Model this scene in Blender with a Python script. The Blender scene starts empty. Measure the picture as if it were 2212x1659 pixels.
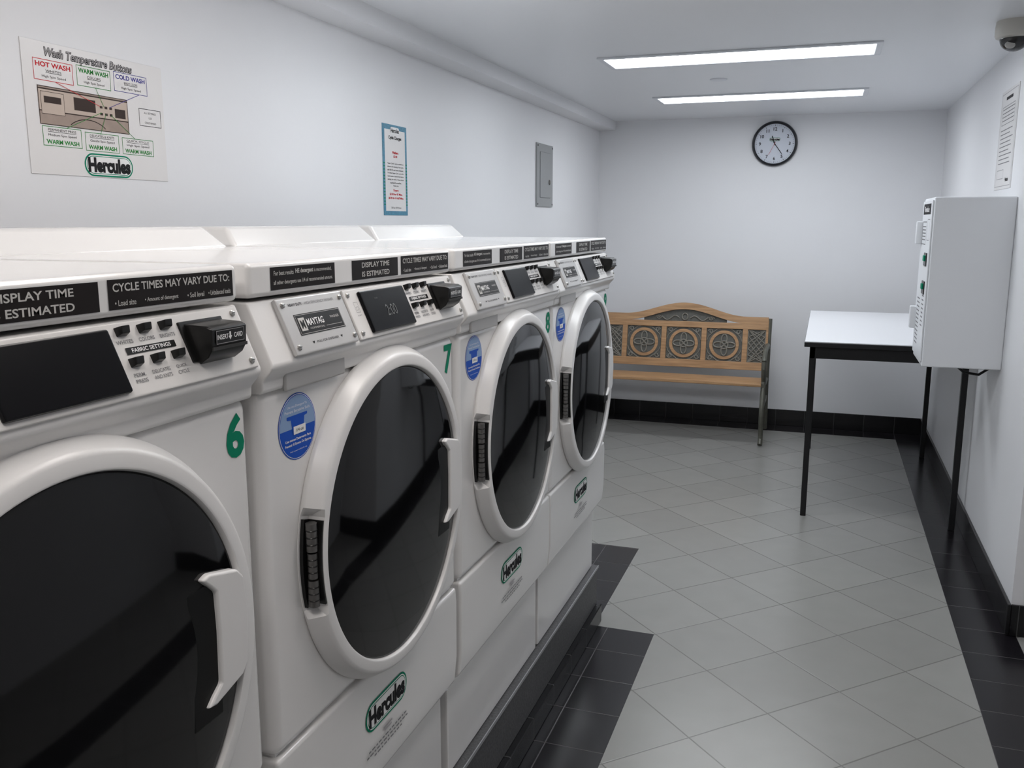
import bpy, bmesh, math
from mathutils import Matrix, Vector
S=bpy.context.scene
COL=S.collection
W={}   # world location of each object
pi=math.pi

# ------------------------------------------------------------------ materials
def mat(name,col,rough=.5,metal=0,spec=.5,emit=None,noise=0,nscale=60,bump=0,bscale=200,coat=0,dist=.002):
    m=bpy.data.materials.new(name); m.use_nodes=True
    nt=m.node_tree; b=nt.nodes['Principled BSDF']
    b.inputs['Base Color'].default_value=(*col,1)
    b.inputs['Roughness'].default_value=rough
    b.inputs['Metallic'].default_value=metal
    b.inputs['Specular IOR Level'].default_value=spec
    b.inputs['Coat Weight'].default_value=coat
    b.inputs['Coat Roughness'].default_value=.05
    if emit:
        b.inputs['Emission Color'].default_value=(*emit[0],1); b.inputs['Emission Strength'].default_value=emit[1]
    tc=nt.nodes.new('ShaderNodeTexCoord')
    if noise:
        n=nt.nodes.new('ShaderNodeTexNoise'); n.inputs['Scale'].default_value=nscale
        nt.links.new(tc.outputs['Object'],n.inputs['Vector'])
        mx=nt.nodes.new('ShaderNodeMix'); mx.data_type='RGBA'
        mx.inputs[6].default_value=(*[c*(1-noise) for c in col],1)
        mx.inputs[7].default_value=(*[min(1,c*(1+noise)) for c in col],1)
        nt.links.new(n.outputs['Fac'],mx.inputs[0]); nt.links.new(mx.outputs[2],b.inputs['Base Color'])
    if bump:
        n=nt.nodes.new('ShaderNodeTexNoise'); n.inputs['Scale'].default_value=bscale
        nt.links.new(tc.outputs['Object'],n.inputs['Vector'])
        bp=nt.nodes.new('ShaderNodeBump'); bp.inputs['Strength'].default_value=bump; bp.inputs['Distance'].default_value=dist
        nt.links.new(n.outputs['Fac'],bp.inputs['Height']); nt.links.new(bp.outputs['Normal'],b.inputs['Normal'])
    return m
def ink(name,col,rough=.6): return mat(name,col,rough,spec=.15)

def tile_mat(name,col,grout,size,rot,ox,oy,rough,lw,axes='XY',var=.05,spec=.5):
    m=bpy.data.materials.new(name); m.use_nodes=True
    nt=m.node_tree; b=nt.nodes['Principled BSDF']; N=nt.nodes.new; L=nt.links.new
    g=N('ShaderNodeNewGeometry')
    vr=N('ShaderNodeVectorMath'); vr.operation='SUBTRACT'; vr.inputs[1].default_value=(ox,oy,0)
    L(g.outputs['Position'],vr.inputs[0])
    ro=N('ShaderNodeVectorRotate'); ro.rotation_type='Z_AXIS'; ro.inputs['Angle'].default_value=rot
    L(vr.outputs[0],ro.inputs['Vector'])
    sc=N('ShaderNodeVectorMath'); sc.operation='SCALE'; sc.inputs['Scale'].default_value=1/size
    L(ro.outputs[0],sc.inputs[0])
    fl=N('ShaderNodeVectorMath'); fl.operation='FLOOR'; L(sc.outputs[0],fl.inputs[0])
    fr=N('ShaderNodeVectorMath'); fr.operation='FRACTION'; L(sc.outputs[0],fr.inputs[0])
    sx=N('ShaderNodeSeparateXYZ'); L(fr.outputs[0],sx.inputs[0])
    sf=N('ShaderNodeSeparateXYZ'); L(fl.outputs[0],sf.inputs[0])
    cf=N('ShaderNodeCombineXYZ'); L(sf.outputs[0],cf.inputs[0]); L(sf.outputs[1],cf.inputs[1])
    ds=[]
    for ax in axes:
        o=sx.outputs[ax]
        a=N('ShaderNodeMath'); a.operation='SUBTRACT'; a.inputs[1].default_value=.5; L(o,a.inputs[0])
        c=N('ShaderNodeMath'); c.operation='ABSOLUTE'; L(a.outputs[0],c.inputs[0]); ds.append(c)
    cur=ds[0]
    for d in ds[1:]:
        mm=N('ShaderNodeMath'); mm.operation='MAXIMUM'; L(cur.outputs[0],mm.inputs[0]); L(d.outputs[0],mm.inputs[1]); cur=mm
    mr=N('ShaderNodeMapRange'); mr.inputs['From Min'].default_value=.5-lw/size*.75; mr.inputs['From Max'].default_value=.5-lw/size*.35
    L(cur.outputs[0],mr.inputs['Value'])
    wn=N('ShaderNodeTexWhiteNoise'); L(cf.outputs[0],wn.inputs['Vector'])
    ns=N('ShaderNodeTexNoise'); ns.inputs['Scale'].default_value=9; ns.inputs['Detail'].default_value=5; L(g.outputs['Position'],ns.inputs['Vector'])
    ad=N('ShaderNodeMath'); ad.operation='ADD'; L(wn.outputs['Value'],ad.inputs[0]); L(ns.outputs['Fac'],ad.inputs[1])
    m2=N('ShaderNodeMapRange'); m2.inputs['From Max'].default_value=2; m2.inputs['To Min'].default_value=1-var; m2.inputs['To Max'].default_value=1+var
    L(ad.outputs[0],m2.inputs['Value'])
    tc=N('ShaderNodeVectorMath'); tc.operation='SCALE'; tc.inputs[0].default_value=col; L(m2.outputs[0],tc.inputs['Scale'])
    mx=N('ShaderNodeMix'); mx.data_type='RGBA'; mx.inputs[7].default_value=(*grout,1)
    L(mr.outputs[0],mx.inputs[0]); L(tc.outputs[0],mx.inputs[6]); L(mx.outputs[2],b.inputs['Base Color'])
    b.inputs['Roughness'].default_value=rough; b.inputs['Specular IOR Level'].default_value=spec
    bp=N('ShaderNodeBump'); bp.inputs['Strength'].default_value=.3; bp.inputs['Distance'].default_value=.001; bp.invert=True
    L(mr.outputs[0],bp.inputs['Height']); L(bp.outputs['Normal'],b.inputs['Normal'])
    return m

def wood_mat(name,c1,c2):
    m=bpy.data.materials.new(name); m.use_nodes=True
    nt=m.node_tree; b=nt.nodes['Principled BSDF']; N=nt.nodes.new; L=nt.links.new
    tc=N('ShaderNodeTexCoord'); mp=N('ShaderNodeMapping'); mp.inputs['Scale'].default_value=(3,40,40)
    L(tc.outputs['Object'],mp.inputs['Vector'])
    n=N('ShaderNodeTexNoise'); n.inputs['Scale'].default_value=2; n.inputs['Detail'].default_value=6; L(mp.outputs[0],n.inputs['Vector'])
    r=N('ShaderNodeValToRGB'); r.color_ramp.elements[0].color=(*c1,1); r.color_ramp.elements[1].color=(*c2,1)
    r.color_ramp.elements[0].position=.3; r.color_ramp.elements[1].position=.7
    L(n.outputs['Fac'],r.inputs['Fac']); L(r.outputs[0],b.inputs['Base Color']); b.inputs['Roughness'].default_value=.4
    return m

M_wall=mat('wall_paint',(.79,.795,.815),.42,bump=.15,bscale=60,noise=.015,nscale=3)
M_ceil=mat('ceiling_paint',(.80,.815,.84),.35,bump=.1,bscale=40)
M_gray=tile_mat('gray_floor_tile',(.278,.276,.262),(.155,.152,.142),.30,-pi/4,-.085,3.085,.27,.004,var=.11)
M_blk=tile_mat('black_floor_tile',(.0075,.0065,.0085),(.07,.065,.068),.205,0,.54,.03,.24,.003,var=.2,spec=.4)
M_bbx=tile_mat('black_base_tile_x',(.007,.007,.008),(.06,.06,.06),.205,0,.54,.03,.24,.003,axes='X',var=.1,spec=.4)
M_bby=tile_mat('black_base_tile_y',(.007,.007,.008),(.06,.06,.06),.205,0,.54,.03,.24,.003,axes='Y',var=.1,spec=.4)
M_en=mat('white_enamel',(.81,.80,.79),.18,coat=.4,noise=.01,nscale=8)
M_pl=mat('white_plastic',(.79,.78,.77),.3,noise=.01,nscale=20)
M_pl2=mat('shaded_pocket_gray',(.42,.415,.41),.4)  # grey carries the shade of the dispenser pocket
M_plate=mat('control_plate',(.71,.695,.68),.35)
M_badge=mat('badge_silver',(.56,.555,.55),.3,metal=.25)
M_glass=mat('black_door_glass',(.0025,.0025,.003),.05,spec=.36)
M_bpl=mat('black_plastic',(.009,.009,.009),.3,spec=.35)
M_rec=mat('handle_recess_black',(.003,.003,.003),.35,spec=.2)
M_disp=mat('display_glass',(.004,.004,.005),.22,spec=.2)
M_dig=mat('display_digits',(.08,.085,.08),.4)
M_st=mat('steel',(.45,.44,.42),.3,metal=1)
M_dst=mat('dark_steel',(.16,.155,.15),.4,metal=.8)
M_key=mat('slot_dark',(.03,.03,.03),.7)  # dark strips for the screw slots and the card slot
M_ink=ink('black_ink',(.012,.012,.014))
M_inkg=ink('gray_ink',(.20,.20,.21))
M_inkl=ink('light_gray_ink',(.40,.39,.40))
M_wh=ink('white_ink',(.85,.85,.85))
M_sil=ink('silver_label_ink',(.58,.57,.55))
M_stk=ink('black_sticker',(.016,.013,.013),.45)
M_grn=ink('green_ink',(.0,.22,.12))
M_blu=ink('blue_sticker',(.012,.085,.47))
M_lbl=ink('pale_blue_ink',(.26,.38,.60))
M_red=ink('red_ink',(.60,.03,.04))
M_nav=ink('navy_ink',(.06,.06,.30))
M_gtx=ink('green_text_ink',(.03,.25,.05))
M_pap=mat('laminated_paper',(.77,.755,.75),.3,coat=.2)
M_tan=mat('tan_print',(.33,.25,.205),.4,noise=.2,nscale=25)
M_tan2=mat('tan_light_print',(.52,.42,.35),.4,noise=.1,nscale=15)
M_brn=ink('brown_print',(.05,.035,.03))
M_teal=mat('teal_blue_print',(.06,.23,.35),.5,noise=.5,nscale=120)
M_gbx=mat('panel_gray_metal',(.30,.31,.315),.45,noise=.03)
M_gbx2=mat('panel_gray_metal_dark',(.17,.18,.185),.4)
M_chn=mat('galvanised_channel',(.085,.085,.088),.5,metal=.1,noise=.8,nscale=170,bump=.4,bscale=120)
M_chl=mat('channel_edge_lit',(.36,.37,.38),.4,metal=.3)  # highlight along the channel's top edge, put into the colour
M_con=mat('plinth_concrete',(.35,.35,.35),.8,noise=.1)
M_wood=wood_mat('oak_wood',(.34,.19,.09),(.53,.32,.165))
M_iron=mat('cast_iron',(.11,.11,.09),.5,metal=.3,noise=.3,nscale=40)
M_irbk=mat('grey_brown_iron_plate',(.105,.105,.094),.55,noise=.3,nscale=60)
M_irlt=mat('light_iron',(.23,.22,.19),.45,metal=.2,noise=.3,nscale=40)  # lighter iron tone for the raised scrolls, petals and lattice
M_trm=mat('light_trim',(.72,.74,.78),.35)
M_lit=mat('light_diffuser',(.9,.9,.9),.5,emit=((.92,.96,1.0),15))
M_lit2=mat('light_diffuser_warm',(.9,.9,.9),.5,emit=((1.0,.94,.90),11))
M_tbl=mat('white_laminate',(.80,.81,.84),.3)
M_tbk=mat('black_table_metal',(.010,.010,.011),.4,spec=.3)
M_cab=mat('white_powder_coat',(.72,.735,.76),.4,bump=.1,bscale=300)
M_cream=mat('cream_plastic',(.62,.60,.55),.4)
M_dome=mat('tinted_dome',(.02,.02,.022),.06)
M_face=mat('clock_face',(.64,.68,.76),.4)
M_cgl=mat('clock_rim',(.012,.013,.018),.25)

# ------------------------------------------------------------------ mesh builder
I4=Matrix.Identity(4)
def FR(o,ex,ey):
    ex=Vector(ex).normalized(); ey=Vector(ey).normalized(); ez=ex.cross(ey)
    m=Matrix.Identity(4)
    for i in range(3):
        m[i][0]=ex[i]; m[i][1]=ey[i]; m[i][2]=ez[i]; m[i][3]=o[i]
    return m
def FXp(X): return FR((X,0,0),(0,1,0),(0,0,1))       # faces +X : local (Y, z, out)
def FXm(X): return FR((X,0,0),(0,-1,0),(0,0,1))      # faces -X : local (-Y, z, out)
def FYm(Y): return FR((0,Y,0),(1,0,0),(0,0,1))       # faces -Y : local (X, z, out)

_tc={}
def text_geo(s,bold=0):
    k=(s,bold)
    if k in _tc: return _tc[k]
    cu=bpy.data.curves.new('t','FONT'); cu.body=s; cu.size=1; cu.align_x='CENTER'; cu.offset=bold; cu.resolution_u=3
    ob=bpy.data.objects.new('t',cu); COL.objects.link(ob)
    dg=bpy.context.evaluated_depsgraph_get(); dg.update()
    me=bpy.data.meshes.new_from_object(ob.evaluated_get(dg))
    vs=[v.co.copy() for v in me.vertices]; fs=[list(p.vertices) for p in me.polygons]
    bpy.data.objects.remove(ob); bpy.data.curves.remove(cu); bpy.data.meshes.remove(me)
    _tc[k]=(vs,fs); return _tc[k]

class MB:
    def __init__(s): s.v=[]; s.f=[]; s.m=[]; s.mats=[]
    def mi(s,m):
        if m not in s.mats: s.mats.append(m)
        return s.mats.index(m)
    def add(s,vs,fs,m,M=None):
        o=len(s.v); M=M or I4
        s.v+= [M@Vector(v) for v in vs]; k=s.mi(m)
        for f in fs: s.f.append([o+i for i in f]); s.m.append(k)
    def bmadd(s,bm,m,M):
        bm.verts.index_update()
        s.add([v.co.copy() for v in bm.verts],[[v.index for v in f.verts] for f in bm.faces],m,M); bm.free()
    def box(s,lo,hi,m,M=None,bev=0,seg=2):
        x0,y0,z0=[min(a,b) for a,b in zip(lo,hi)]; x1,y1,z1=[max(a,b) for a,b in zip(lo,hi)]
        s.hexa([(x0,y0,z0),(x1,y0,z0),(x1,y1,z0),(x0,y1,z0),(x0,y0,z1),(x1,y0,z1),(x1,y1,z1),(x0,y1,z1)],m,M,bev,seg)
    def hexa(s,p,m,M=None,bev=0,seg=2):
        bm=bmesh.new(); v=[bm.verts.new(q) for q in p]
        for f in ((0,3,2,1),(4,5,6,7),(0,1,5,4),(1,2,6,5),(2,3,7,6),(3,0,4,7)): bm.faces.new([v[i] for i in f])
        if bev: bmesh.ops.bevel(bm,geom=bm.edges[:],offset=bev,segments=seg,profile=.5,affect='EDGES',clamp_overlap=True)
        s.bmadd(bm,m,M)
    def prism(s,pts,z0,z1,m,M=None,bev=0,seg=2):
        bm=bmesh.new(); n=len(pts)
        a=[bm.verts.new((p[0],p[1],z0)) for p in pts]; b=[bm.verts.new((p[0],p[1],z1)) for p in pts]
        bm.faces.new(a[::-1]); bm.faces.new(b)
        for i in range(n): bm.faces.new((a[i],a[(i+1)%n],b[(i+1)%n],b[i]))
        bmesh.ops.recalc_face_normals(bm,faces=bm.faces[:])
        if bev: 
            es=[e for e in bm.edges if e.calc_face_angle(0)>.5]
            bmesh.ops.bevel(bm,geom=es,offset=bev,segments=seg,profile=.5,affect='EDGES',clamp_overlap=True)
        s.bmadd(bm,m,M)
    def poly(s,pts,n,m,M=None): s.add([(p[0],p[1],n) for p in pts],[list(range(len(pts)))],m,M)
    def rect(s,a0,b0,a1,b1,n,m,M=None): s.poly([(a0,b0),(a1,b0),(a1,b1),(a0,b1)],n,m,M)
    def line(s,p,q,t,n,m,M=None):
        d=Vector((q[0]-p[0],q[1]-p[1])); d.normalize(); k=Vector((-d.y,d.x))*t/2
        s.poly([(p[0]-k.x,p[1]-k.y),(q[0]-k.x,q[1]-k.y),(q[0]+k.x,q[1]+k.y),(p[0]+k.x,p[1]+k.y)],n,m,M)
    def outl(s,a0,b0,a1,b1,t,n,m,M=None):
        s.rect(a0,b0,a1,b0+t,n,m,M); s.rect(a0,b1-t,a1,b1,n,m,M); s.rect(a0,b0+t,a0+t,b1-t,n,m,M); s.rect(a1-t,b0+t,a1,b1-t,n,m,M)
    def disc(s,cx,cy,r,n,m,M=None,seg=40,ry=None):
        ry=ry or r
        s.poly([(cx+r*math.cos(2*pi*i/seg),cy+ry*math.sin(2*pi*i/seg)) for i in range(seg)],n,m,M)
    def capsule(s,cx,cy,w,h,n,m,M=None,k=.5):
        r=h*k; pts=[]
        for (sx,sy,a0) in ((1,1,0),(-1,1,90),(-1,-1,180),(1,-1,270)):
            for i in range(9):
                a=math.radians(a0+i*90/8); pts.append((cx+sx*(w/2-r)+r*math.cos(a),cy+sy*(h/2-r)+r*math.sin(a)))
        s.poly(pts,n,m,M)
    def lathe(s,prof,m,M=None,seg=48,alt=None,sector=None):
        vs=[];fs=[];rings=[]
        for k,(r,h) in enumerate(prof):
            if r<1e-6: rings.append([len(vs)]); vs.append((0,0,h))
            else:
                rings.append(list(range(len(vs),len(vs)+seg)))
                for i in range(seg):
                    a=2*pi*i/seg; rr,hh=r,h
                    if alt and sector[0]<=math.degrees(a)<=sector[1]: rr,hh=alt[k]
                    vs.append((rr*math.cos(a),rr*math.sin(a),hh))
        for a,b in zip(rings,rings[1:]):
            for i in range(seg):
                j=(i+1)%seg
                if len(a)==1 and len(b)==1: continue
                if len(a)==1: fs.append((a[0],b[i],b[j]))
                elif len(b)==1: fs.append((a[i],a[j],b[0]))
                else: fs.append((a[i],a[j],b[j],b[i]))
        s.add(vs,fs,m,M)
    def tube(s,pts,r,m,M=None,cyc=False,res=3):
        cu=bpy.data.curves.new('c','CURVE'); cu.dimensions='3D'; cu.bevel_depth=r; cu.bevel_resolution=res; cu.use_fill_caps=True
        sp=cu.splines.new('POLY'); sp.points.add(len(pts)-1)
        for i,p in enumerate(pts): sp.points[i].co=(p[0],p[1],p[2],1)
        sp.use_cyclic_u=cyc
        ob=bpy.data.objects.new('c',cu); COL.objects.link(ob)
        dg=bpy.context.evaluated_depsgraph_get(); dg.update()
        me=bpy.data.meshes.new_from_object(ob.evaluated_get(dg))
        s.add([v.co.copy() for v in me.vertices],[list(p.vertices) for p in me.polygons],m,M)
        bpy.data.objects.remove(ob); bpy.data.curves.remove(cu); bpy.data.meshes.remove(me)
    def text(s,t,cx,cy,w,h,n,m,M=None,bold=0,shear=0):
        vs,fs=text_geo(t,bold)
        x0=min(v.x for v in vs);x1=max(v.x for v in vs);y0=min(v.y for v in vs);y1=max(v.y for v in vs)
        ky=h/(y1-y0) if h else w/(x1-x0); kx=w/(x1-x0) if w else ky
        s.add([(cx+(v.x-(x0+x1)/2)*kx+shear*(v.y-(y0+y1)/2)*ky,cy+(v.y-(y0+y1)/2)*ky,n) for v in vs],fs,m,M)
    def done(s,name,parent=None,label=None,category=None,kind=None,group=None,base=False):
        xs=[v.x for v in s.v];ys=[v.y for v in s.v];zs=[v.z for v in s.v]
        o=Vector(((min(xs)+max(xs))/2,(min(ys)+max(ys))/2,min(zs) if base else (min(zs)+max(zs))/2))
        me=bpy.data.meshes.new(name); me.from_pydata([tuple(v-o) for v in s.v],[],s.f)
        for m in s.mats: me.materials.append(m)
        me.polygons.foreach_set('material_index',s.m); me.polygons.foreach_set('use_smooth',[True]*len(s.f))
        me.update(); me.set_sharp_from_angle(angle=math.radians(32))
        ob=bpy.data.objects.new(name,me); COL.objects.link(ob)
        if len(s.f)<6000:
            wm=ob.modifiers.new('weighted_normal','WEIGHTED_NORMAL'); wm.keep_sharp=True; wm.weight=80
        if parent: ob.parent=parent; ob.location=o-W[parent]
        else: ob.location=o
        W[ob]=o
        tag(ob,label,category,kind,group); return ob
def tag(ob,label=None,category=None,kind=None,group=None):
    for k,v in (('label',label),('category',category),('kind',kind),('group',group)):
        if v: ob[k]=v
def empty(name,loc,label,category,group=None):
    e=bpy.data.objects.new(name,None); e.empty_display_size=.1; e.location=loc; COL.objects.link(e); W[e]=Vector(loc)
    tag(e,label,category,None,group); return e
def copy_tree(root,loc):
    def cp(o,par):
        n=o.copy(); COL.objects.link(n)
        if par: n.parent=par
        for c in o.children: cp(c,n)
        return n
    kids=list(root.children); n=root.copy(); COL.objects.link(n); n.location=loc; W[n]=Vector(loc)
    for c in kids: cp(c,n)
    return n

# ------------------------------------------------------------------ room shell
XL,XR,YB,ZC=-1.67,.72,6.83,2.24
YJ=3.51; XN=1.35; YF=-1.6
def sbox(name,lo,hi,m):
    b=MB(); b.box(lo,hi,m); return b.done(name,kind='structure')
f=MB()
def fl(x0,y0,x1,y1,m): f.add([(x0,y0,0),(x1,y0,0),(x1,y1,0),(x0,y1,0)],[(0,1,2,3)],m)
fl(XL,YF,-.515,3.083,M_blk); fl(XL,3.083,-.74,3.935,M_blk)
fl(-.515,YF,.54,3.083,M_gray); fl(-.74,3.083,.54,3.935,M_gray); fl(XL,3.935,.54,6.62,M_gray)
fl(.54,YF,.745,6.62,M_blk); fl(.745,YF,XN,YJ,M_gray); fl(XL,6.62,.745,YB,M_blk)
f.box((XL,YF,-.06),(XN,YB,-.002),M_con)
f.done('floor',kind='structure')
sbox('ceiling',(XL-.1,YF-.1,ZC),(XN+.1,YB+.1,ZC+.08),M_ceil)
sbox('wall_left',(XL-.1,YF-.1,0),(XL,YB+.1,ZC),M_wall)
sbox('wall_back',(XL,YB,0),(XR+.1,YB+.1,ZC),M_wall)
sbox('wall_right',(XR,YJ+.1,0),(XR+.1,YB,ZC),M_wall)
sbox('wall_return',(XR,YJ,0),(XN+.1,YJ+.1,ZC),M_wall)
sbox('wall_side',(XN,YF,0),(XN+.1,YJ,ZC),M_wall)
sbox('wall_front',(XL,YF-.1,0),(XN+.1,YF,ZC),M_wall)
sbox('trim_1',(XL,YF,2.175),(-1.545,YB,ZC),M_wall)
def bb(name,lo,hi,m):
    b=MB(); b.box(lo,hi,m,bev=.002,seg=1); b.done(name,kind='structure')
bb('baseboard_back',(XL,YB-.012,0),(XR-.012,YB,.12),M_bbx)
bb('baseboard_right',(XR-.012,YJ-.012,0),(XR,YB,.12),M_bby)
bb('baseboard_return',(XR,YJ-.012,0),(XN,YJ,.12),M_bbx)
bb('baseboard_left',(XL,3.2,0),(XL+.012,YB-.012,.12),M_bby)

# ------------------------------------------------------------------ ceiling lights
def light(Y0,litm,lab):
    e=empty('ceiling_light',(-.43,Y0+.13,ZC),lab,'ceiling light','recessed ceiling lights')
    M=FR((0,0,ZC),(1,0,0),(0,-1,0))  # local (X,-Y,down)
    b=MB(); x0,x1,y0,y1=-1.045,.18,-(Y0+.285),-(Y0-.025)
    t=.028
    for lo,hi in (((x0,y0,0),(x1,y0+t,.008)),((x0,y1-t,0),(x1,y1,.008)),((x0,y0+t,0),(x0+t,y1-t,.008)),((x1-t,y0+t,0),(x1,y1-t,.008))):
        b.box(lo,hi,M_trm,M,bev=.002,seg=1)
    b.done('light_frame',e)
    b=MB(); b.box((x0+t,y0+t,.0),(x1-t,y1-t,.003),litm,M); b.done('light_diffuser',e)
lab='long white recessed fluorescent light panel in the ceiling'
light(4.22,M_lit,lab); light(5.62,M_lit,lab); light(2.68,M_lit,lab); light(1.35,M_lit2,lab); light(0.02,M_lit2,lab)

# ------------------------------------------------------------------ plinth under washers
e=empty('machine_plinth',(-1.2,1.3,0),'low black tiled plinth with a speckled metal edge','plinth')
b=MB(); b.box((XL+.001,-.5,0),(-.725,3.13,.07),M_bby,bev=.003,seg=1); b.done('tiled_curb',e)
b=MB(); b.box((XL+.001,-.5,.07),(-.80,3.12,.222),M_con); b.done('plinth_core',e)
b=MB(); P=FR((0,0,0),(1,0,0),(0,0,1))
b.prism([(-.80,.071),(-.744,.071),(-.744,.212),(-.740,.216),(-.740,.224),(-.80,.224)],-3.125,.5,M_chn,P,bev=.001,seg=1)
b.box((-.7405,-.5,.2155),(-.738,3.125,.2245),M_chl); b.done('metal_channel',e,label='dark speckled galvanised channel')

# ------------------------------------------------------------------ washing machines
Y0=1.020; ZB=.2245
PX=FR((0,0,0),(1,0,0),(0,0,1))   # profile (X,z), extrude local z=-Y
def logo(b,M,cx,cy,w,n=.0004):
    h=w*.34
    b.capsule(cx,cy,w,h,n,M_grn,M); b.capsule(cx,cy,w*.95,h*.86,n+.0003,M_wh,M); 
    b.capsule(cx,cy,w*.92,h*.78,n+.0005,M_grn,M); b.capsule(cx,cy,w*.90,h*.72,n+.0007,M_wh,M)
    b.text('Hercules',cx,cy,w*.87,h*.66,n+.0011,M_ink,M,bold=.055)
GRP='row of front-loading washing machines'
root=empty('washing_machine',(-1.11,Y0+.345,ZB),'','washing machine',GRP)
# base
b=MB(); b.box((-1.46,Y0+.008,ZB),(-.76,Y0+.682,.50),M_en,bev=.006); b.done('base',root)
b=MB(); b.box((-1.49,Y0+.001,.713),(-.722,Y0+.689,1.27),M_en,bev=.018,seg=5)
b.box((-1.44,Y0+.012,.69),(-.734,Y0+.678,.75),M_en); b.done('body',root)
b=MB(); b.prism([(-1.46,.475),(-.742,.475),(-.727,.488),(-.721,.55),(-.720,.68),(-.722,.710),(-1.46,.710)],-(Y0+.688),-(Y0+.002),M_en,PX,bev=.007,seg=3)
lp=b.done('lower_panel',root)
LF=FXp(-.7198)
b=MB(); logo(b,LF,Y0+.345,.625,.165,.0008)
for i,(w,dz) in enumerate(((.035,-.045),(.03,-.051),)): b.rect(Y0+.345-w/2,.625+dz-.002,Y0+.345+w/2,.625+dz+.002,.0014,M_inkl,LF)
for i in range(3): 
    w=(.15,.165,.11)[i]; z=.563-.008*i
    x=Y0+.345-w/2
    k=0
    while x<Y0+.345+w/2:
        l=(.008,.012,.006,.010)[k%4]; b.rect(x,z-.0016,x+l,z+.0016,.0014,M_inkg,LF); x+=l+.004; k+=1
b.done('logo_decal',lp,label='green oval logo reading Hercules')
# console block
b=MB(); b.prism([(-1.49,1.266),(-.719,1.266),(-.715,1.270),(-.714,1.284),(-.702,1.297),(-.698,1.303),(-.6985,1.310),(-.734,1.392),(-1.49,1.397)],-(Y0+.689),-(Y0+.001),M_pl,PX,bev=.003,seg=3)
cons=b.done('control_console',root)
CS=FR((-.6975,Y0,1.308),(0,1,0),(-.037,0,.084))
def screw(b,a,c,n,M):
    b.lathe([(.0042,0),(.0042,.002),(.003,.003),(0,.0034)],M_st,M@Matrix.Translation((a,c,n)),seg=12)
    b.rect(a-.003,c-.0004,a+.003,c+.0004,n+.0036,M_key,M)
b=MB(); b.box((.055,.003,0),(.235,.089,.008),M_badge,CS,bev=.003,seg=2)
for a,c in ((.066,.014),(.224,.014),(.066,.078),(.224,.078)): screw(b,a,c,.008,CS)
n=.0085
b.text('HEAVY DUTY',.098,.077,.036,.0042,n,M_ink,CS,.02); b.text('HIGH EFFICIENCY WASHER',.164,.077,.082,.0042,n,M_inkg,CS)
b.rect(.083,.030,.209,.062,n,M_bpl,CS); b.outl(.0845,.0315,.2075,.0605,.0005,n+.0003,M_sil,CS)
b.rect(.089,.036,.105,.056,n+.0004,M_sil,CS); b.text('M',.097,.046,.010,.013,n+.0007,M_bpl,CS,.03)
b.text('MAYTAG',.132,.048,.046,.0105,n+.0004,M_wh,CS,.02); b.text('COMMERCIAL',.132,.038,.040,.0028,n+.0004,M_sil,CS)
b.text('WASHER',.188,.050,.026,.004,n+.0004,M_sil,CS); b.rect(.157,.0375,.203,.038,n+.0004,M_sil,CS)
b.text('PULL FOR DISPENSER',.147,.017,.062,.0036,n,M_ink,CS)
for a in (.107,.187): b.poly([(a-.003,.0188),(a,.015),(a+.003,.0188)],n,M_ink,CS)
b.done('badge_plate',cons,label='silver badge plate reading MAYTAG')
b=MB(); b.box((.050,1.262,-.004),(.218,1.300,.003),M_pl2,FXp(-.713)@Matrix.Translation((Y0,0,0)),bev=.009,seg=4)
b.done('dispenser_pull',cons,label='dispenser pull, pocket shade put into its grey')
b=MB(); b.box((.246,.003,0),(.680,.089,.005),M_plate,CS,bev=.0025,seg=2)
for a,c in ((.256,.013),(.668,.013),(.256,.079),(.668,.079)): screw(b,a,c,.005,CS)
n=.0056
for a,t in ((.470,'WHITES'),(.504,'COLORS'),(.538,'BRIGHTS')): b.text(t,a,.0655,.025,.0045,n,M_inkg,CS,.01)
b.rect(.466,.0505,.545,.0585,n,M_bpl,CS); b.text('FABRIC SETTINGS',.5055,.0545,.062,.0048,n+.0003,M_wh,CS,.02)
for a,t1,t2 in ((.472,'PERM.','PRESS'),(.506,'DELICATES','AND KNITS'),(.540,'QUICK','CYCLE')):
    w=.018 if len(t1)<7 else .029
    b.text(t1,a,.0265,w,.0044,n,M_inkg,CS,.01); b.text(t2,a,.0195,w,.0044,n,M_inkg,CS,.01)
b.outl(.264,.048,.277,.066,.0005,n,M_inkg,CS); b.outl(.267,.052,.274,.058,.0005,n,M_inkg,CS); b.text('START',.2705,.043,.013,.0025,n,M_inkg,CS)
cp=b.done('control_panel',cons)
b=MB(); b.box((.287,.009,.004),(.449,.082,.011),M_disp,CS,bev=.003,seg=2); disp=b.done('display',cp)
for a,c in [(.470+.034*i+.002*j,.0775-.0365*j) for j in (0,1) for i in range(3)]:
    b=MB(); b.hexa([(a-.008,c-.0055,.004),(a+.008,c-.0055,.004),(a+.008,c+.0055,.004),(a-.008,c+.0055,.004),
        (a-.006,c-.004,.013),(a+.006,c-.004,.013),(a+.006,c+.004,.016),(a-.006,c+.004,.016)],M_bpl,CS,bev=.0012,seg=2); b.done('button',cp)
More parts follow.
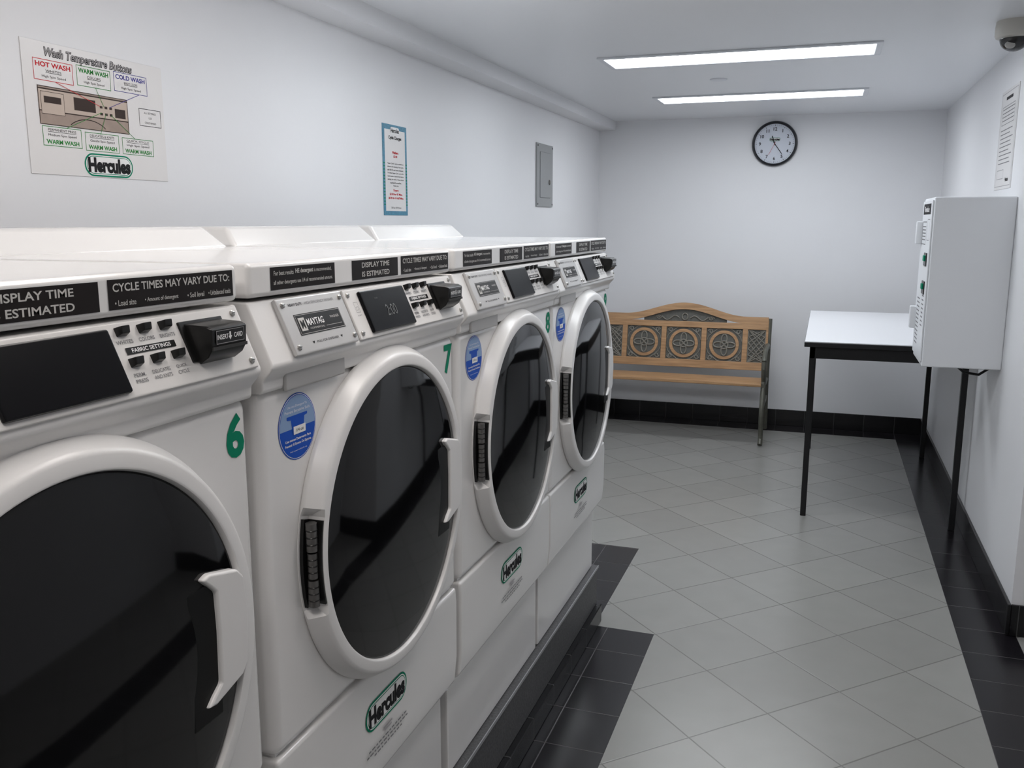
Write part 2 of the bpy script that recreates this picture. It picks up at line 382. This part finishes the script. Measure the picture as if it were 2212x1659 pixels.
# card reader
b=MB()
b.box((.560,.026,.004),(.642,.078,.008),M_bpl,CS,bev=.0015)
b.prism([(-.722,1.379),(-.688,1.3775),(-.680,1.374),(-.681,1.350),(-.687,1.340),(-.700,1.331)],-(Y0+.636),-(Y0+.568),M_bpl,PX,bev=.0012,seg=1)
b.box((Y0+.569,1.3485,0),(Y0+.635,1.3525,.0025),M_key,FXp(-.6815))
F=FXp(-.6795)
b.outl(Y0+.575,1.3555,Y0+.629,1.3715,.0006,.0004,M_inkl,F); b.rect(Y0+.575,1.3555,Y0+.629,1.3715,.0001,M_bpl,F)
b.text('INSERT',Y0+.5875,1.3635,.021,.0060,.0004,M_wh,F,.02); b.text('CARD',Y0+.6175,1.3635,.017,.0060,.0004,M_wh,F,.02)
b.poly([(Y0+.6000,1.3685),(Y0+.6030,1.3685),(Y0+.6030,1.3635),(Y0+.6050,1.3635),(Y0+.6015,1.3585),(Y0+.598,1.3635),(Y0+.6000,1.3635)],.0004,M_wh,F)
b.done('card_reader',cp,label='black plastic card reader reading INSERT CARD')
# lid
b=MB(); b.box((-1.50,Y0+.001,1.397),(-.728,Y0+.689,1.445),M_en,bev=.008,seg=4)
b.hexa([(-1.50,Y0,1.440),(-1.26,Y0,1.440),(-1.26,Y0+.69,1.440),(-1.50,Y0+.69,1.440),(-1.49,Y0+.02,1.489),(-1.30,Y0+.02,1.489),(-1.30,Y0+.648,1.489),(-1.49,Y0+.648,1.489)],M_en,None,bev=.010,seg=4)
lid=b.done('lid',root)
F=FXp(-.728); n=.0006
b=MB()
def T(t,cx,cz,w,h,bd=.01): b.text(t,Y0+cx,cz,w,h,n+.0004,M_sil,F,bd)
b.rect(Y0+.050,1.405,Y0+.225,1.437,n,M_stk,F)
T('For best results',.083,1.4285,.050,.0065); T('HE detergent',.137,1.4285,.048,.0085,.03); T('is recommended,',.189,1.4285,.050,.0065)
T('all other detergents use 1/4 of recommended amount.',.137,1.4145,.160,.0075)
b.done('sticker',lid,label='black sticker about HE detergent')
b=MB(); b.rect(Y0+.280,1.405,Y0+.447,1.437,n,M_stk,F); T('DISPLAY TIME',.363,1.4285,.100,.0088,.018); T('IS ESTIMATED',.363,1.4135,.100,.0088,.018)
b.done('sticker',lid,label='black sticker reading DISPLAY TIME IS ESTIMATED')
b=MB(); b.rect(Y0+.460,1.405,Y0+.677,1.438,n,M_stk,F); T('CYCLE TIMES MAY VARY DUE TO:',.5685,1.4290,.203,.0092,.018)
for t,cx,w in (('• Load size',.485,.032),('• Amount of detergent',.543,.056),('• Soil level',.603,.031),('• Unbalanced loads',.649,.044)): T(t,cx,1.4120,w,.0062)
b.done('sticker',lid,label='black sticker reading CYCLE TIMES MAY VARY DUE TO')
# door : ring with a real notch for the hinge
DY=.370
D=FR((-.722,Y0+DY,.990),(0,1,0),(0,0,1))
prof=[(.285,-.01),(.2935,.000),(.2960,.003),(.2965,.007),(.2950,.011),(.2850,.028),(.2820,.0315),(.2775,.0335),(.2640,.0345),(.2615,.0335),(.2600,.031),(.2590,.025)]
altp=[(.285,-.01),(.2935,.000),(.2950,.001),(.2945,.002),(.2900,.003),(.2780,.004),(.2740,.005),(.2735,.0325),(.2640,.0345),(.2615,.0335),(.2600,.031),(.2590,.025)]
b=MB(); b.lathe(prof,M_pl,D,seg=144,alt=altp,sector=(164.9,195.1))
door=b.done('door',root)
b=MB(); b.lathe([(.2595,.026),(.255,.029),(.21,.0325),(.16,.0355),(.10,.0375),(.05,.0385),(0,.0388)],M_glass,D,seg=96); b.done('door_glass',door,label='round black glossy door window')
HB=FR((0,Y0,0),(0,1,0),(0,0,1))
b=MB()
b.prism([(.542,1.076),(.556,1.080),(.610,1.066),(.622,1.053),(.628,1.0),(.622,.935),(.610,.922),(.556,.908),(.540,.910),(.552,.921),(.567,.932),(.569,1.0),(.567,1.052),(.554,1.065)],-.700,-.6805,M_pl,HB,bev=.004,seg=3)
b.done('handle',door,label='flat white grip moulded into the door edge')
b=MB(); b.box((.518,.887,-.696),(.575,1.066,-.6866),M_rec,HB,bev=.003,seg=2); b.done('handle_recess',door,label='black recess behind the door handle')
# hinge sits inside the notch
b=MB()
b.prism([(DY+r*math.cos(a),.990+r*math.sin(a)) for r,a in [(.2915,math.radians(t)) for t in range(166,195,4)]+[(.2750,math.radians(t)) for t in range(194,165,-4)]],-.7225,-.7135,M_bpl,HB)
b.prism([(DY+r*math.cos(a),.990+r*math.sin(a)) for r,a in [(.2770,math.radians(t)) for t in range(166,195,4)]+[(.2738,math.radians(t)) for t in range(194,165,-4)]],-.7225,-.6905,M_bpl,HB)
for z0,z1,r in ((.924,.966,.0085),(.969,1.009,.0076),(1.012,1.056,.0085)):
    b.lathe([(0,z0),(r,z0),(r,z1),(0,z1)],M_dst,FR((-.7035,Y0+.089,0),(1,0,0),(0,1,0)),seg=20)
    for q in range(3):
        zz=z0+(z1-z0)*(.25+.25*q); b.lathe([(r,zz-.0012),(r+.0008,zz),(r,zz+.0012)],M_bpl,FR((-.7035,Y0+.089,0),(1,0,0),(0,1,0)),seg=20)
b.done('hinge',door,label='slim dark steel hinge barrel')
# blue sticker
b=MB(); F=FXp(-.722)@Matrix.Translation((Y0+.092,1.203,0)); r=.050
b.disc(0,0,r,.0006,M_blu,F); b.disc(0,0,r*.97,.0008,M_wh,F); b.disc(0,0,r*.95,.0010,M_blu,F)
pts=[(r*.93*math.cos(a),r*.93*math.sin(a)) for a in [math.radians(-2+184*i/24) for i in range(25)]]
b.poly(pts,.0012,M_lbl,F)
b.text('Use Less Detergent To',0,.031,.052,.0045,.0015,M_wh,F); b.text('Prevent Excessive Suds',0,.0245,.066,.0045,.0015,M_wh,F)
b.poly([(-.028,.018),(.026,.018),(.026,.014),(.018,.013),(.014,-.010),(-.014,-.010),(-.018,.012),(-.028,.013)],.0015,M_blu,F)
b.rect(-.012,-.011,.020,.001,.0017,M_wh,F); b.text('1/4 oz',.004,-.005,.020,.005,.002,M_ink,F)
b.text('Use menos Detergente Para',0,-.0185,.068,.005,.0014,M_wh,F,.02); b.text('Prevenir El Exceso De Espuma.',0,-.0255,.070,.005,.0014,M_wh,F,.02)
b.text('Refer to your machine for use.',0,-.0355,.045,.0028,.0014,M_wh,F)
b.done('round_sticker',root,label='round blue detergent sticker with white print')

info=[('6',.308),('7',1.020),('8',1.728),('9',2.422)]
roots={}
for nm,y in info:
    if nm=='7': r=root
    else: r=copy_tree(root,(-1.11,y+.345,ZB))
    roots[nm]=r
    r['label']='white front-loading washing machine with black round door, green number '+nm
for c in roots['6'].children:
    if c.name.startswith('door'): c.location.y-=.018
for nm,y in info:
    b=MB(); b.text(nm,y+.656,1.222,None,.060,.0008,M_grn,FXp(-.722),.035); b.done('number_decal',roots[nm],label='green number '+nm)
b=MB(); b.text('2:00',.372,.042,.038,.020,.0115,M_dig,CS); b.text('WASH',.333,.066,.012,.0028,.0115,M_dig,CS)
b.done('display_digits',disp,label='dim digits reading 2:00')

# ------------------------------------------------------------------ posters on left wall
b=MB(); F=FXp(XL)@Matrix.Translation((1.567,1.605,0)); w,h=.44,.288
b.box((0,0,0),(w,h,.002),M_pap,F,bev=.0005,seg=1)
n0=.0024
def U(u): return u*w
def V(v): return h*(1-v)
b.text('Wash Temperature Buttons',U(.445),V(.080),U(.62),.026,n0,M_ink,F,.05,.22)
b.text('Wash Temperature Buttons',U(.445)-.0004,V(.080)+.0003,U(.612),.0235,n0+.0004,M_inkl,F,.0,.22)
def lab3(u0,u1,v0,v1,col,colt,a,bt,c,lower=False):
    b.outl(U(u0),V(v1),U(u1),V(v0),.0013,n0,col,F)
    cu=(U(u0)+U(u1))/2; ww=(U(u1)-U(u0)); hh=(v1-v0)
    if not lower:
        b.text(a,cu,V(v0+hh*.24),ww*.88,.011,n0,colt,F,.03); b.text(bt,cu,V(v0+hh*.52),ww*.40,.0055,n0,M_ink,F); b.rect(cu-ww*.2,V(v0+hh*.62),cu+ww*.2,V(v0+hh*.60),n0,M_ink,F)
        b.text(c,cu,V(v0+hh*.80),ww*.60,.0068,n0,M_ink,F)
    else:
        b.text(a,cu,V(v0+hh*.17),ww*.72,.0055,n0,M_ink,F); b.rect(cu-ww*.36,V(v0+hh*.29),cu+ww*.36,V(v0+hh*.27),n0,M_ink,F)
        b.text(bt,cu,V(v0+hh*.45),ww*.72,.0065,n0,M_ink,F); b.text(c,cu,V(v0+hh*.78),ww*.84,.010,n0,colt,F,.03)
lab3(.066,.32,.13,.29,M_red,M_red,'HOT WASH','WHITES','High Spin Speed')
lab3(.345,.585,.12,.28,M_gtx,M_gtx,'WARM WASH','COLORS','High Spin Speed')
lab3(.61,.87,.11,.27,M_nav,M_nav,'COLD WASH','BRIGHT COLORS','High Spin Speed')
# printed picture of the control panel
b.rect(U(.08),V(.62),U(.70),V(.33),n0,M_tan,F); b.rect(U(.08),V(.51),U(.70),V(.355),n0+.0002,M_tan2,F)
b.rect(U(.08),V(.355),U(.70),V(.345),n0+.0003,M_brn,F); b.rect(U(.08),V(.520),U(.70),V(.512),n0+.0003,M_brn,F)
b.rect(U(.095),V(.54),U(.245),V(.37),n0+.0004,M_tan2,F); b.outl(U(.095),V(.54),U(.245),V(.37),.001,n0+.0005,M_brn,F); b.rect(U(.115),V(.455),U(.225),V(.405),n0+.0006,M_brn,F)
b.rect(U(.31),V(.48),U(.46),V(.38),n0+.0004,M_brn,F); b.rect(U(.60),V(.495),U(.68),V(.42),n0+.0004,M_brn,F)
for i in range(3):
    for j in range(2): b.rect(U(.49+.035*i),V(.435+.055*j),U(.51+.035*i),V(.415+.055*j),n0+.0004,M_brn,F)
arc=[(U(.40)+.07*math.cos(a),V(.70)+.045*math.sin(a)) for a in [math.radians(40+100*i/12) for i in range(13)]]
for p,q in zip(arc,arc[1:]): b.line(p,q,.002,n0+.0004,M_brn,F)
b.outl(U(.08),V(.62),U(.70),V(.33),.0015,n0+.0006,M_brn,F)
for (u0,v0,u1,v1,c) in ((.20,.29,.49,.42,M_red),(.47,.28,.52,.42,M_gtx),(.80,.27,.56,.42,M_nav),(.25,.63,.50,.47,M_gtx),(.48,.65,.53,.48,M_gtx),(.74,.65,.57,.48,M_gtx)):
    b.line((U(u0),V(v0)),(U(u1),V(v1)),.0012,n0+.0009,c,F)
b.outl(U(.79),V(.53),U(.97),V(.38),.0013,n0,M_ink,F)
for i,t in enumerate(('ALL SETTINGS','USE','COLD RINSES')): b.text(t,U(.88),V(.415+.042*i),None,.0048,n0,M_ink,F)
lab3(.09,.345,.63,.78,M_gtx,M_gtx,'PERMANENT PRESS','Medium Spin Speed','WARM WASH',True)
lab3(.37,.615,.64,.79,M_gtx,M_gtx,'DELICATES & KNITS','Gentle Spin Speed','WARM WASH',True)
lab3(.64,.89,.65,.79,M_gtx,M_gtx,'QUICK CYCLE','High Spin Speed','WARM WASH',True)
logo(b,F,U(.53),V(.90),.158,n0)
b.done('instruction_poster',label='laminated wash temperature instruction poster taped to the white wall',category='poster')

b=MB(); F=FXp(XL)@Matrix.Translation((3.254,1.525,0)); w,h=.216,.356
b.box((0,0,0),(w,h,.002),M_teal,F,bev=.0005,seg=1); b.rect(.017,.017,w-.017,h-.020,.0024,M_pap,F)
for i in range(14):
    b.rect(.001,.04+i*.0125,.016,.0445+i*.0125,.0024,M_grn,F)
    b.rect(w-.016,.04+i*.0125,w-.001,.0445+i*.0125,.0024,M_grn,F)
b.capsule(w/2,h-.022,.082,.026,.0027,M_wh,F); b.text('Hercules',w/2,h-.022,.074,.018,.003,M_ink,F,.03)
b.text('Cycle Charges',w/2,h-.052,.115,.017,.003,M_ink,F,.03)
b.text('Washers:',w/2,h-.108,.056,.011,.003,M_red,F,.03); b.text('$2.00',w/2,h-.124,.034,.010,.003,M_red,F,.03)
for i,t in enumerate(('"Super Cycle" option available to','enhance the cleaning of any cycle,','add $0.25 and extra minutes.','To select Super Cycle, press the','cycle button a second time before','starting the washer. Please do not','overload the machine.','Thank you.')):
    b.text(t,w/2,h-.152-.0125*i,.145 if i<6 else (.10,.05)[i-6],.0072,.003,M_ink,F,.01)
b.text('Dryers:',w/2,.098,.046,.011,.003,M_red,F,.03); b.text('$2.00 for 45 Mins.',w/2,.083,.115,.010,.003,M_red,F,.03); b.text("$0.25 for 6 Add'l Mins.",w/2,.068,.135,.010,.003,M_red,F,.03)
b.text('353 East 107th Street',w/2,.030,.090,.007,.003,M_ink,F)
b.done('price_poster',label='tall laminated price sign with blue and green border',category='poster')

# electrical panel
e=empty('electrical_panel',(XL,5.405,1.59),'grey metal electrical breaker panel set in the white wall','electrical panel')
F=FXp(XL)@Matrix.Translation((5.24,1.59,0))
b=MB(); b.box((0,0,0),(.33,.375,.010),M_gbx,F,bev=.002,seg=2)
for a,c in ((.015,.015),(.315,.015),(.015,.36),(.315,.36)): b.lathe([(.006,0),(.005,.003),(0,.004)],M_dst,F@Matrix.Translation((a,c,.010)),seg=12)
b.done('panel_frame',e)
b=MB(); b.box((.06,.055,.010),(.27,.325,.013),M_gbx,F,bev=.001,seg=1); b.outl(.057,.052,.273,.328,.003,.0104,M_gbx2,F); d=b.done('panel_door',e)
b=MB(); b.lathe([(.015,0),(.015,.004),(.011,.006),(0,.006)],M_dst,F@Matrix.Translation((.245,.15,.013)),seg=20); b.box((.241,.14,.017),(.249,.16,.023),M_st,F,bev=.002); b.done('latch',d)

# ------------------------------------------------------------------ clock
cx,cz,R=-.386,2.045,.157
e=empty('wall_clock',(cx,YB,cz-R),'round black-rimmed analog wall clock with white face','clock')
C=FYm(YB)@Matrix.Translation((cx,cz,0))
b=MB(); b.lathe([(0,.0),(R,.0),(R,.020),(R-.004,.029),(R-.013,.031),(R-.018,.026),(R-.020,.014)],M_cgl,C,seg=72); b.done('clock_rim',e)
b=MB(); b.lathe([(R-.019,.012),(0,.012)],M_face,C,seg=72)
for i in range(12):
    a=pi/2-(i+1)*pi/6; b.text(str(i+1),.102*math.cos(a),.102*math.sin(a),None,.023,.0128,M_ink,C,.02)
for i in range(60):
    a=i*pi/30; r0=.126 if i%5 else .122; b.line((r0*math.cos(a),r0*math.sin(a)),(.132*math.cos(a),.132*math.sin(a)),.0012 if i%5 else .003,.0126,M_ink,C)
logo(b,C,0,.030,.075,.0128); b.done('clock_face',e)
def hand(name,deg,l,t,m,n):
    b=MB(); a=math.radians(90-deg); b.line((-l*.2*math.cos(a),-l*.2*math.sin(a)),(l*math.cos(a),l*math.sin(a)),t,n,m,C); b.done(name,e)
hand('hour_hand',340,.058,.006,M_ink,.0165); hand('minute_hand',144,.088,.0045,M_ink,.018)
hand('second_hand',207,.085,.0018,M_red,.0195)

# ------------------------------------------------------------------ bench
e=empty('bench',(-.94,6.33,0),'wooden garden bench with ornate cast iron back panels and legs','bench')
bx=-.94
th=math.radians(9)
B=FR((bx,6.50,.44),(1,0,0),(0,math.sin(th),math.cos(th)))  # normal toward viewer (-Y)
def zo(x): return .395+.088*(.5+.5*math.cos(pi*min(abs(x),.44)/.44))
b=MB()
xs=[-.59+1.18*i/48 for i in range(49)]
b.prism([(x,zo(x)) for x in xs]+[(x,zo(x)-.048) for x in xs[::-1]],-.014,.014,M_wood,B)
b.box((-.58,.305,-.013),(.58,.348,.013),M_wood,B,bev=.003); b.box((-.58,.015,-.013),(.58,.072,.013),M_wood,B,bev=.003)
for x in (-.435,-.145,.145,.435): b.box((x-.018,.065,-.012),(x+.018,.31,.012),M_wood,B,bev=.002)
for x in (-.585,.585): b.box((x-.008,.0,-.012),(x+.008,.375,.012),M_wood,B,bev=.002)
b.done('backrest_frame',e,label='arched oak back frame')
for x in (-.29,0,.29):
    b=MB(); Q=B@Matrix.Translation((x,.188,0))
    b.box((-.126,-.122,-.005),(.126,.122,-.001),M_irbk,Q)
    b.lathe([(.104,-.008),(.104,.008),(.083,.008),(.083,-.008),(.104,-.008)],M_wood,Q,seg=40)
    for k in range(4):
        a0=k*pi/2
        pts=[]
        for i in range(20):
            t=2*pi*i/20; px=.040+.036*math.cos(t); py=.020*math.sin(t)
            pts.append((px*math.cos(a0)-py*math.sin(a0),px*math.sin(a0)+py*math.cos(a0),.003))
        b.tube(pts,.0052,M_irlt,Q,cyc=True)
    b.tube([(.028*math.cos(2*pi*i/20),.028*math.sin(2*pi*i/20),.003) for i in range(20)],.0048,M_irlt,Q,cyc=True)
    for sx in (-1,1):
        for sy in (-1,1):
            b.tube([(sx*(.098+.018*math.cos(t*.5)*(1-t/22)),sy*(.094+.018*math.sin(t*.5)*(1-t/22)),.002) for t in range(16)],.0045,M_irlt,Q)
            b.tube([(sx*.122,sy*.03,.002),(sx*.112,sy*.06,.002),(sx*.085,sy*.085,.002),(sx*.05,sy*.112,.002),(sx*.03,sy*.118,.002)],.0035,M_irlt,Q)
    b.done('ornament_panel',e,label='iron corner scrolls around an oak ring with a four-petal motif')
for x in (-.515,.515):
    b=MB(); Q=B@Matrix.Translation((x,.188,0))
    b.box((-.060,-.120,-.007),(.060,.120,-.004),M_irbk,Q)
    for k in range(-3,4):
        for s in (-1,1):
            c=k*.045; pts=[]
            for sx in (-.06,.06): pts.append((sx,max(-.118,min(.118,c+s*sx*1.2)),0))
            b.tube(pts,.004,M_irlt,Q)
    b.outl(-.062,-.12,.062,.12,.006,.002,M_irlt,Q); b.done('lattice_panel',e,label='grey iron lattice panel')
b=MB(); Q=B@Matrix.Translation((0,.35,0))
b.poly([(-.30,-.004),(.30,-.004)]+[(x,max(0,zo(x)-.35-.046)) for x in [.30-.60*i/20 for i in range(21)]],-.006,M_irbk,Q)
for s in (-1,1):
    b.tube([(s*(.04+.13*i/24),.022+.016*math.sin(i/24*pi*2.2),.0) for i in range(25)],.004,M_irlt,Q)
    b.tube([(s*(.19+.022*(1-i/30)*math.cos(i*.4)),.022+.016*(1-i/30)*math.sin(i*.4),.0) for i in range(26)],.0035,M_irlt,Q)
b.tube([(.02*math.cos(2*pi*i/20),.032+.024*math.sin(2*pi*i/20),.0) for i in range(20)],.004,M_irlt,Q,cyc=True)
b.done('scroll_panel',e,label='scrollwork under the arched top')
b=MB()
for i in range(5):
    y=6.12+i*.078; z=.43-.006*i if i else .426
    b.box((bx-.585,y,z-.022),(bx+.585,y+.066,z),M_wood,bev=.005)
b.done('seat',e,label='oak slatted seat')
for s in (-1,1):
    b=MB(); x=bx+s*.597
    def side(pts,r): b.tube([(x,p[0],p[1]) for p in pts],r,M_iron)
    side([(6.15,.60),(6.12,.57),(6.115,.53),(6.14,.48),(6.165,.44),(6.15,.38),(6.11,.31),(6.085,.24),(6.09,.17),(6.12,.10),(6.115,.05),(6.085,.016)],.016)
    side([(6.58,.82),(6.55,.66),(6.52,.50),(6.51,.40),(6.53,.28),(6.57,.16),(6.60,.06),(6.615,.016)],.016)
    side([(6.54,.62),(6.45,.645),(6.33,.64),(6.22,.635),(6.15,.61),(6.12,.585),(6.13,.565)],.017)
    side([(6.14,.41),(6.30,.40),(6.51,.40)],.013)
    side([(6.13,.28),(6.22,.25),(6.32,.27),(6.42,.25),(6.54,.28)],.010)
    b.done('side_frame',e,label='cast iron bench end with armrest and legs')

# ------------------------------------------------------------------ table
e=empty('folding_table',(.315,5.48,0),'white laminate table with black edge and slim black metal legs','table')
b=MB(); b.box((-.072,4.66,.884),(.70,6.30,.9075),M_tbk,bev=.002,seg=1); b.box((-.070,4.662,.907),(.698,6.298,.914),M_tbl,bev=.002,seg=1); b.done('table_top',e)
b=MB()
for lo,hi in (((-.045,4.68,.825),(.68,4.70,.885)),((-.045,6.26,.825),(.68,6.28,.885)),((-.045,4.70,.825),(-.025,6.26,.885)),((.66,4.70,.825),(.68,6.26,.885))): b.box(lo,hi,M_tbk)
b.done('apron',e,label='black metal apron')
for x in (-.045,.652):
    for y in (4.68,6.15):
        b=MB(); b.box((x,y,0),(x+.028,y+.028,.885),M_tbk,bev=.002,seg=1); b.done('leg',e)

# ------------------------------------------------------------------ card machine cabinet
e=empty('card_machine',(.565,4.325,.89),'white metal laundry card value machine mounted on the wall','card machine')
b=MB(); b.box((.415,4.13,.89),(XR,4.52,1.60),M_cab,bev=.006,seg=3)
b.tube([(.70,4.3,.905),(.70,4.3,.87),(.66,4.28,.845),(.60,4.26,.855),(.57,4.25,.88),(.57,4.25,.905)],.006,M_bpl)
b.done('cabinet_body',e)
F=FXm(.4145)
b=MB(); b.box((-4.51,.912,0),(-4.14,1.588,.006),M_cab,F,bev=.002)
n=.0065
b.rect(-4.47,1.53,-4.18,1.575,n,M_ink,F); b.text('Revalue',-4.33,1.552,.18,.024,n+.0004,M_wh,F,.02)
b.outl(-4.46,1.40,-4.30,1.50,.004,n,M_inkg,F); b.outl(-4.27,1.42,-4.18,1.51,.003,n,M_inkg,F)
for i in range(5): b.rect(-4.45,1.475-.014*i,-4.32,1.480-.014*i,n,M_inkg,F)
for i in range(9): b.rect(-4.26,1.20-.018*i,-4.19,1.206-.018*i,n,M_inkg,F)
for i in range(12): b.rect(-4.45,1.16-.018*i,-4.34,1.166-.018*i,n,M_inkg,F)
fd=b.done('front_panel',e)
for a,z,ww,hh,m,nm in ((-4.24,1.34,.05,.028,M_bpl,'bill_slot'),(-4.24,1.345,.026,.012,M_grn,'green_indicator'),(-4.24,1.22,.05,.028,M_bpl,'card_slot'),(-4.24,1.225,.026,.012,M_grn,'green_indicator')):
    b=MB(); d=.010 if m is M_bpl else .016; b.box((a-ww,z-hh,.004),(a+ww,z+hh,d),m,F,bev=.002); b.done(nm,fd)
for z in (1.45,1.07):
    b=MB(); b.box((-4.50,z-.05,.004),(-4.46,z+.05,.032),M_cab,F,bev=.005); b.done('latch',fd)

# right wall notice
b=MB(); F=FXm(XR)@Matrix.Translation((-4.71,1.64,0)); w,h=.39,.43
b.box((0,0,0),(w,h,.003),M_pap,F,bev=.0005,seg=1); n=.0035
b.outl(.012,.012,w-.012,h-.012,.003,n,M_inkl,F)
b.rect(.12,h-.045,.27,h-.032,n,M_ink,F)
b.outl(.05,h-.15,.34,h-.07,.0025,n,M_inkg,F)
for i in range(4): b.rect(.06,h-.085-.016*i,.33,h-.081-.016*i,n,M_inkg,F)
for i in range(9):
    b.rect(.05,h-.175-.018*i,.05+(.27,.22,.29,.25)[i%4],h-.171-.018*i,n,M_inkg,F)
b.outl(.05,.045,.20,.085,.002,n,M_inkg,F); b.text('Hercules',.29,.04,.07,.018,n,M_ink,F,.03)
b.done('notice',label='laminated printed notice sheet taped to the white wall above the cabinet',category='poster')

# ------------------------------------------------------------------ dome camera and sprinkler cover
e=empty('security_camera',(.625,3.96,ZC),'cream dome security camera with tinted dome on the ceiling','security camera')
Cd=FR((.625,3.96,ZC),(1,0,0),(0,-1,0))
b=MB(); b.lathe([(0,.0),(.066,.0),(.068,.02),(.068,.052),(.064,.060),(.054,.064),(0,.064)],M_cream,Cd,seg=48); b.done('camera_base',e)
b=MB(); b.lathe([(.053,.062)]+[(.051*math.cos(a),.064+.046*math.sin(a)) for a in [i*pi/2/10 for i in range(10)]]+[(0,.110)],M_dome,Cd,seg=40)
b.lathe([(.018,.0),(.016,.004),(0,.005)],M_sil,FR((.605,3.918,ZC-.092),(1,0,0),(0,.55,.83)),seg=20); b.done('camera_dome',e)
b=MB(); b.lathe([(0,0),(.045,0),(.045,.004),(.040,.007),(0,.007)],M_trm,FR((-.587,5.02,ZC),(1,0,0),(0,-1,0)),seg=32)
b.done('sprinkler_cover',label='small round white sprinkler cover plate on the ceiling',category='sprinkler cover')

# ------------------------------------------------------------------ world + camera
w=bpy.data.worlds.new('World'); S.world=w; w.use_nodes=True
w.node_tree.nodes['Background'].inputs[0].default_value=(.7,.75,.8,1); w.node_tree.nodes['Background'].inputs[1].default_value=.3
cam=bpy.data.cameras.new('Camera'); co=bpy.data.objects.new('Camera',cam); COL.objects.link(co)
f=1930; p=math.atan(351/f); psi=math.atan(681*math.cos(p)/f)
Fv=Vector((-math.sin(psi)*math.cos(p),math.cos(psi)*math.cos(p),-math.sin(p))); Rv=Vector((math.cos(psi),math.sin(psi),0)); Uv=Rv.cross(Fv)
m=Matrix.Identity(4)
for i in range(3): m[i][0]=Rv[i]; m[i][1]=Uv[i]; m[i][2]=-Fv[i]
m.translation=(0,0,1.5); co.matrix_world=m
cam.sensor_width=36; cam.lens=36*f/2212; cam.clip_start=.02
S.camera=co
try:
    S.view_settings.view_transform='Standard'; S.view_settings.look='None'
except Exception as ex: print(ex)
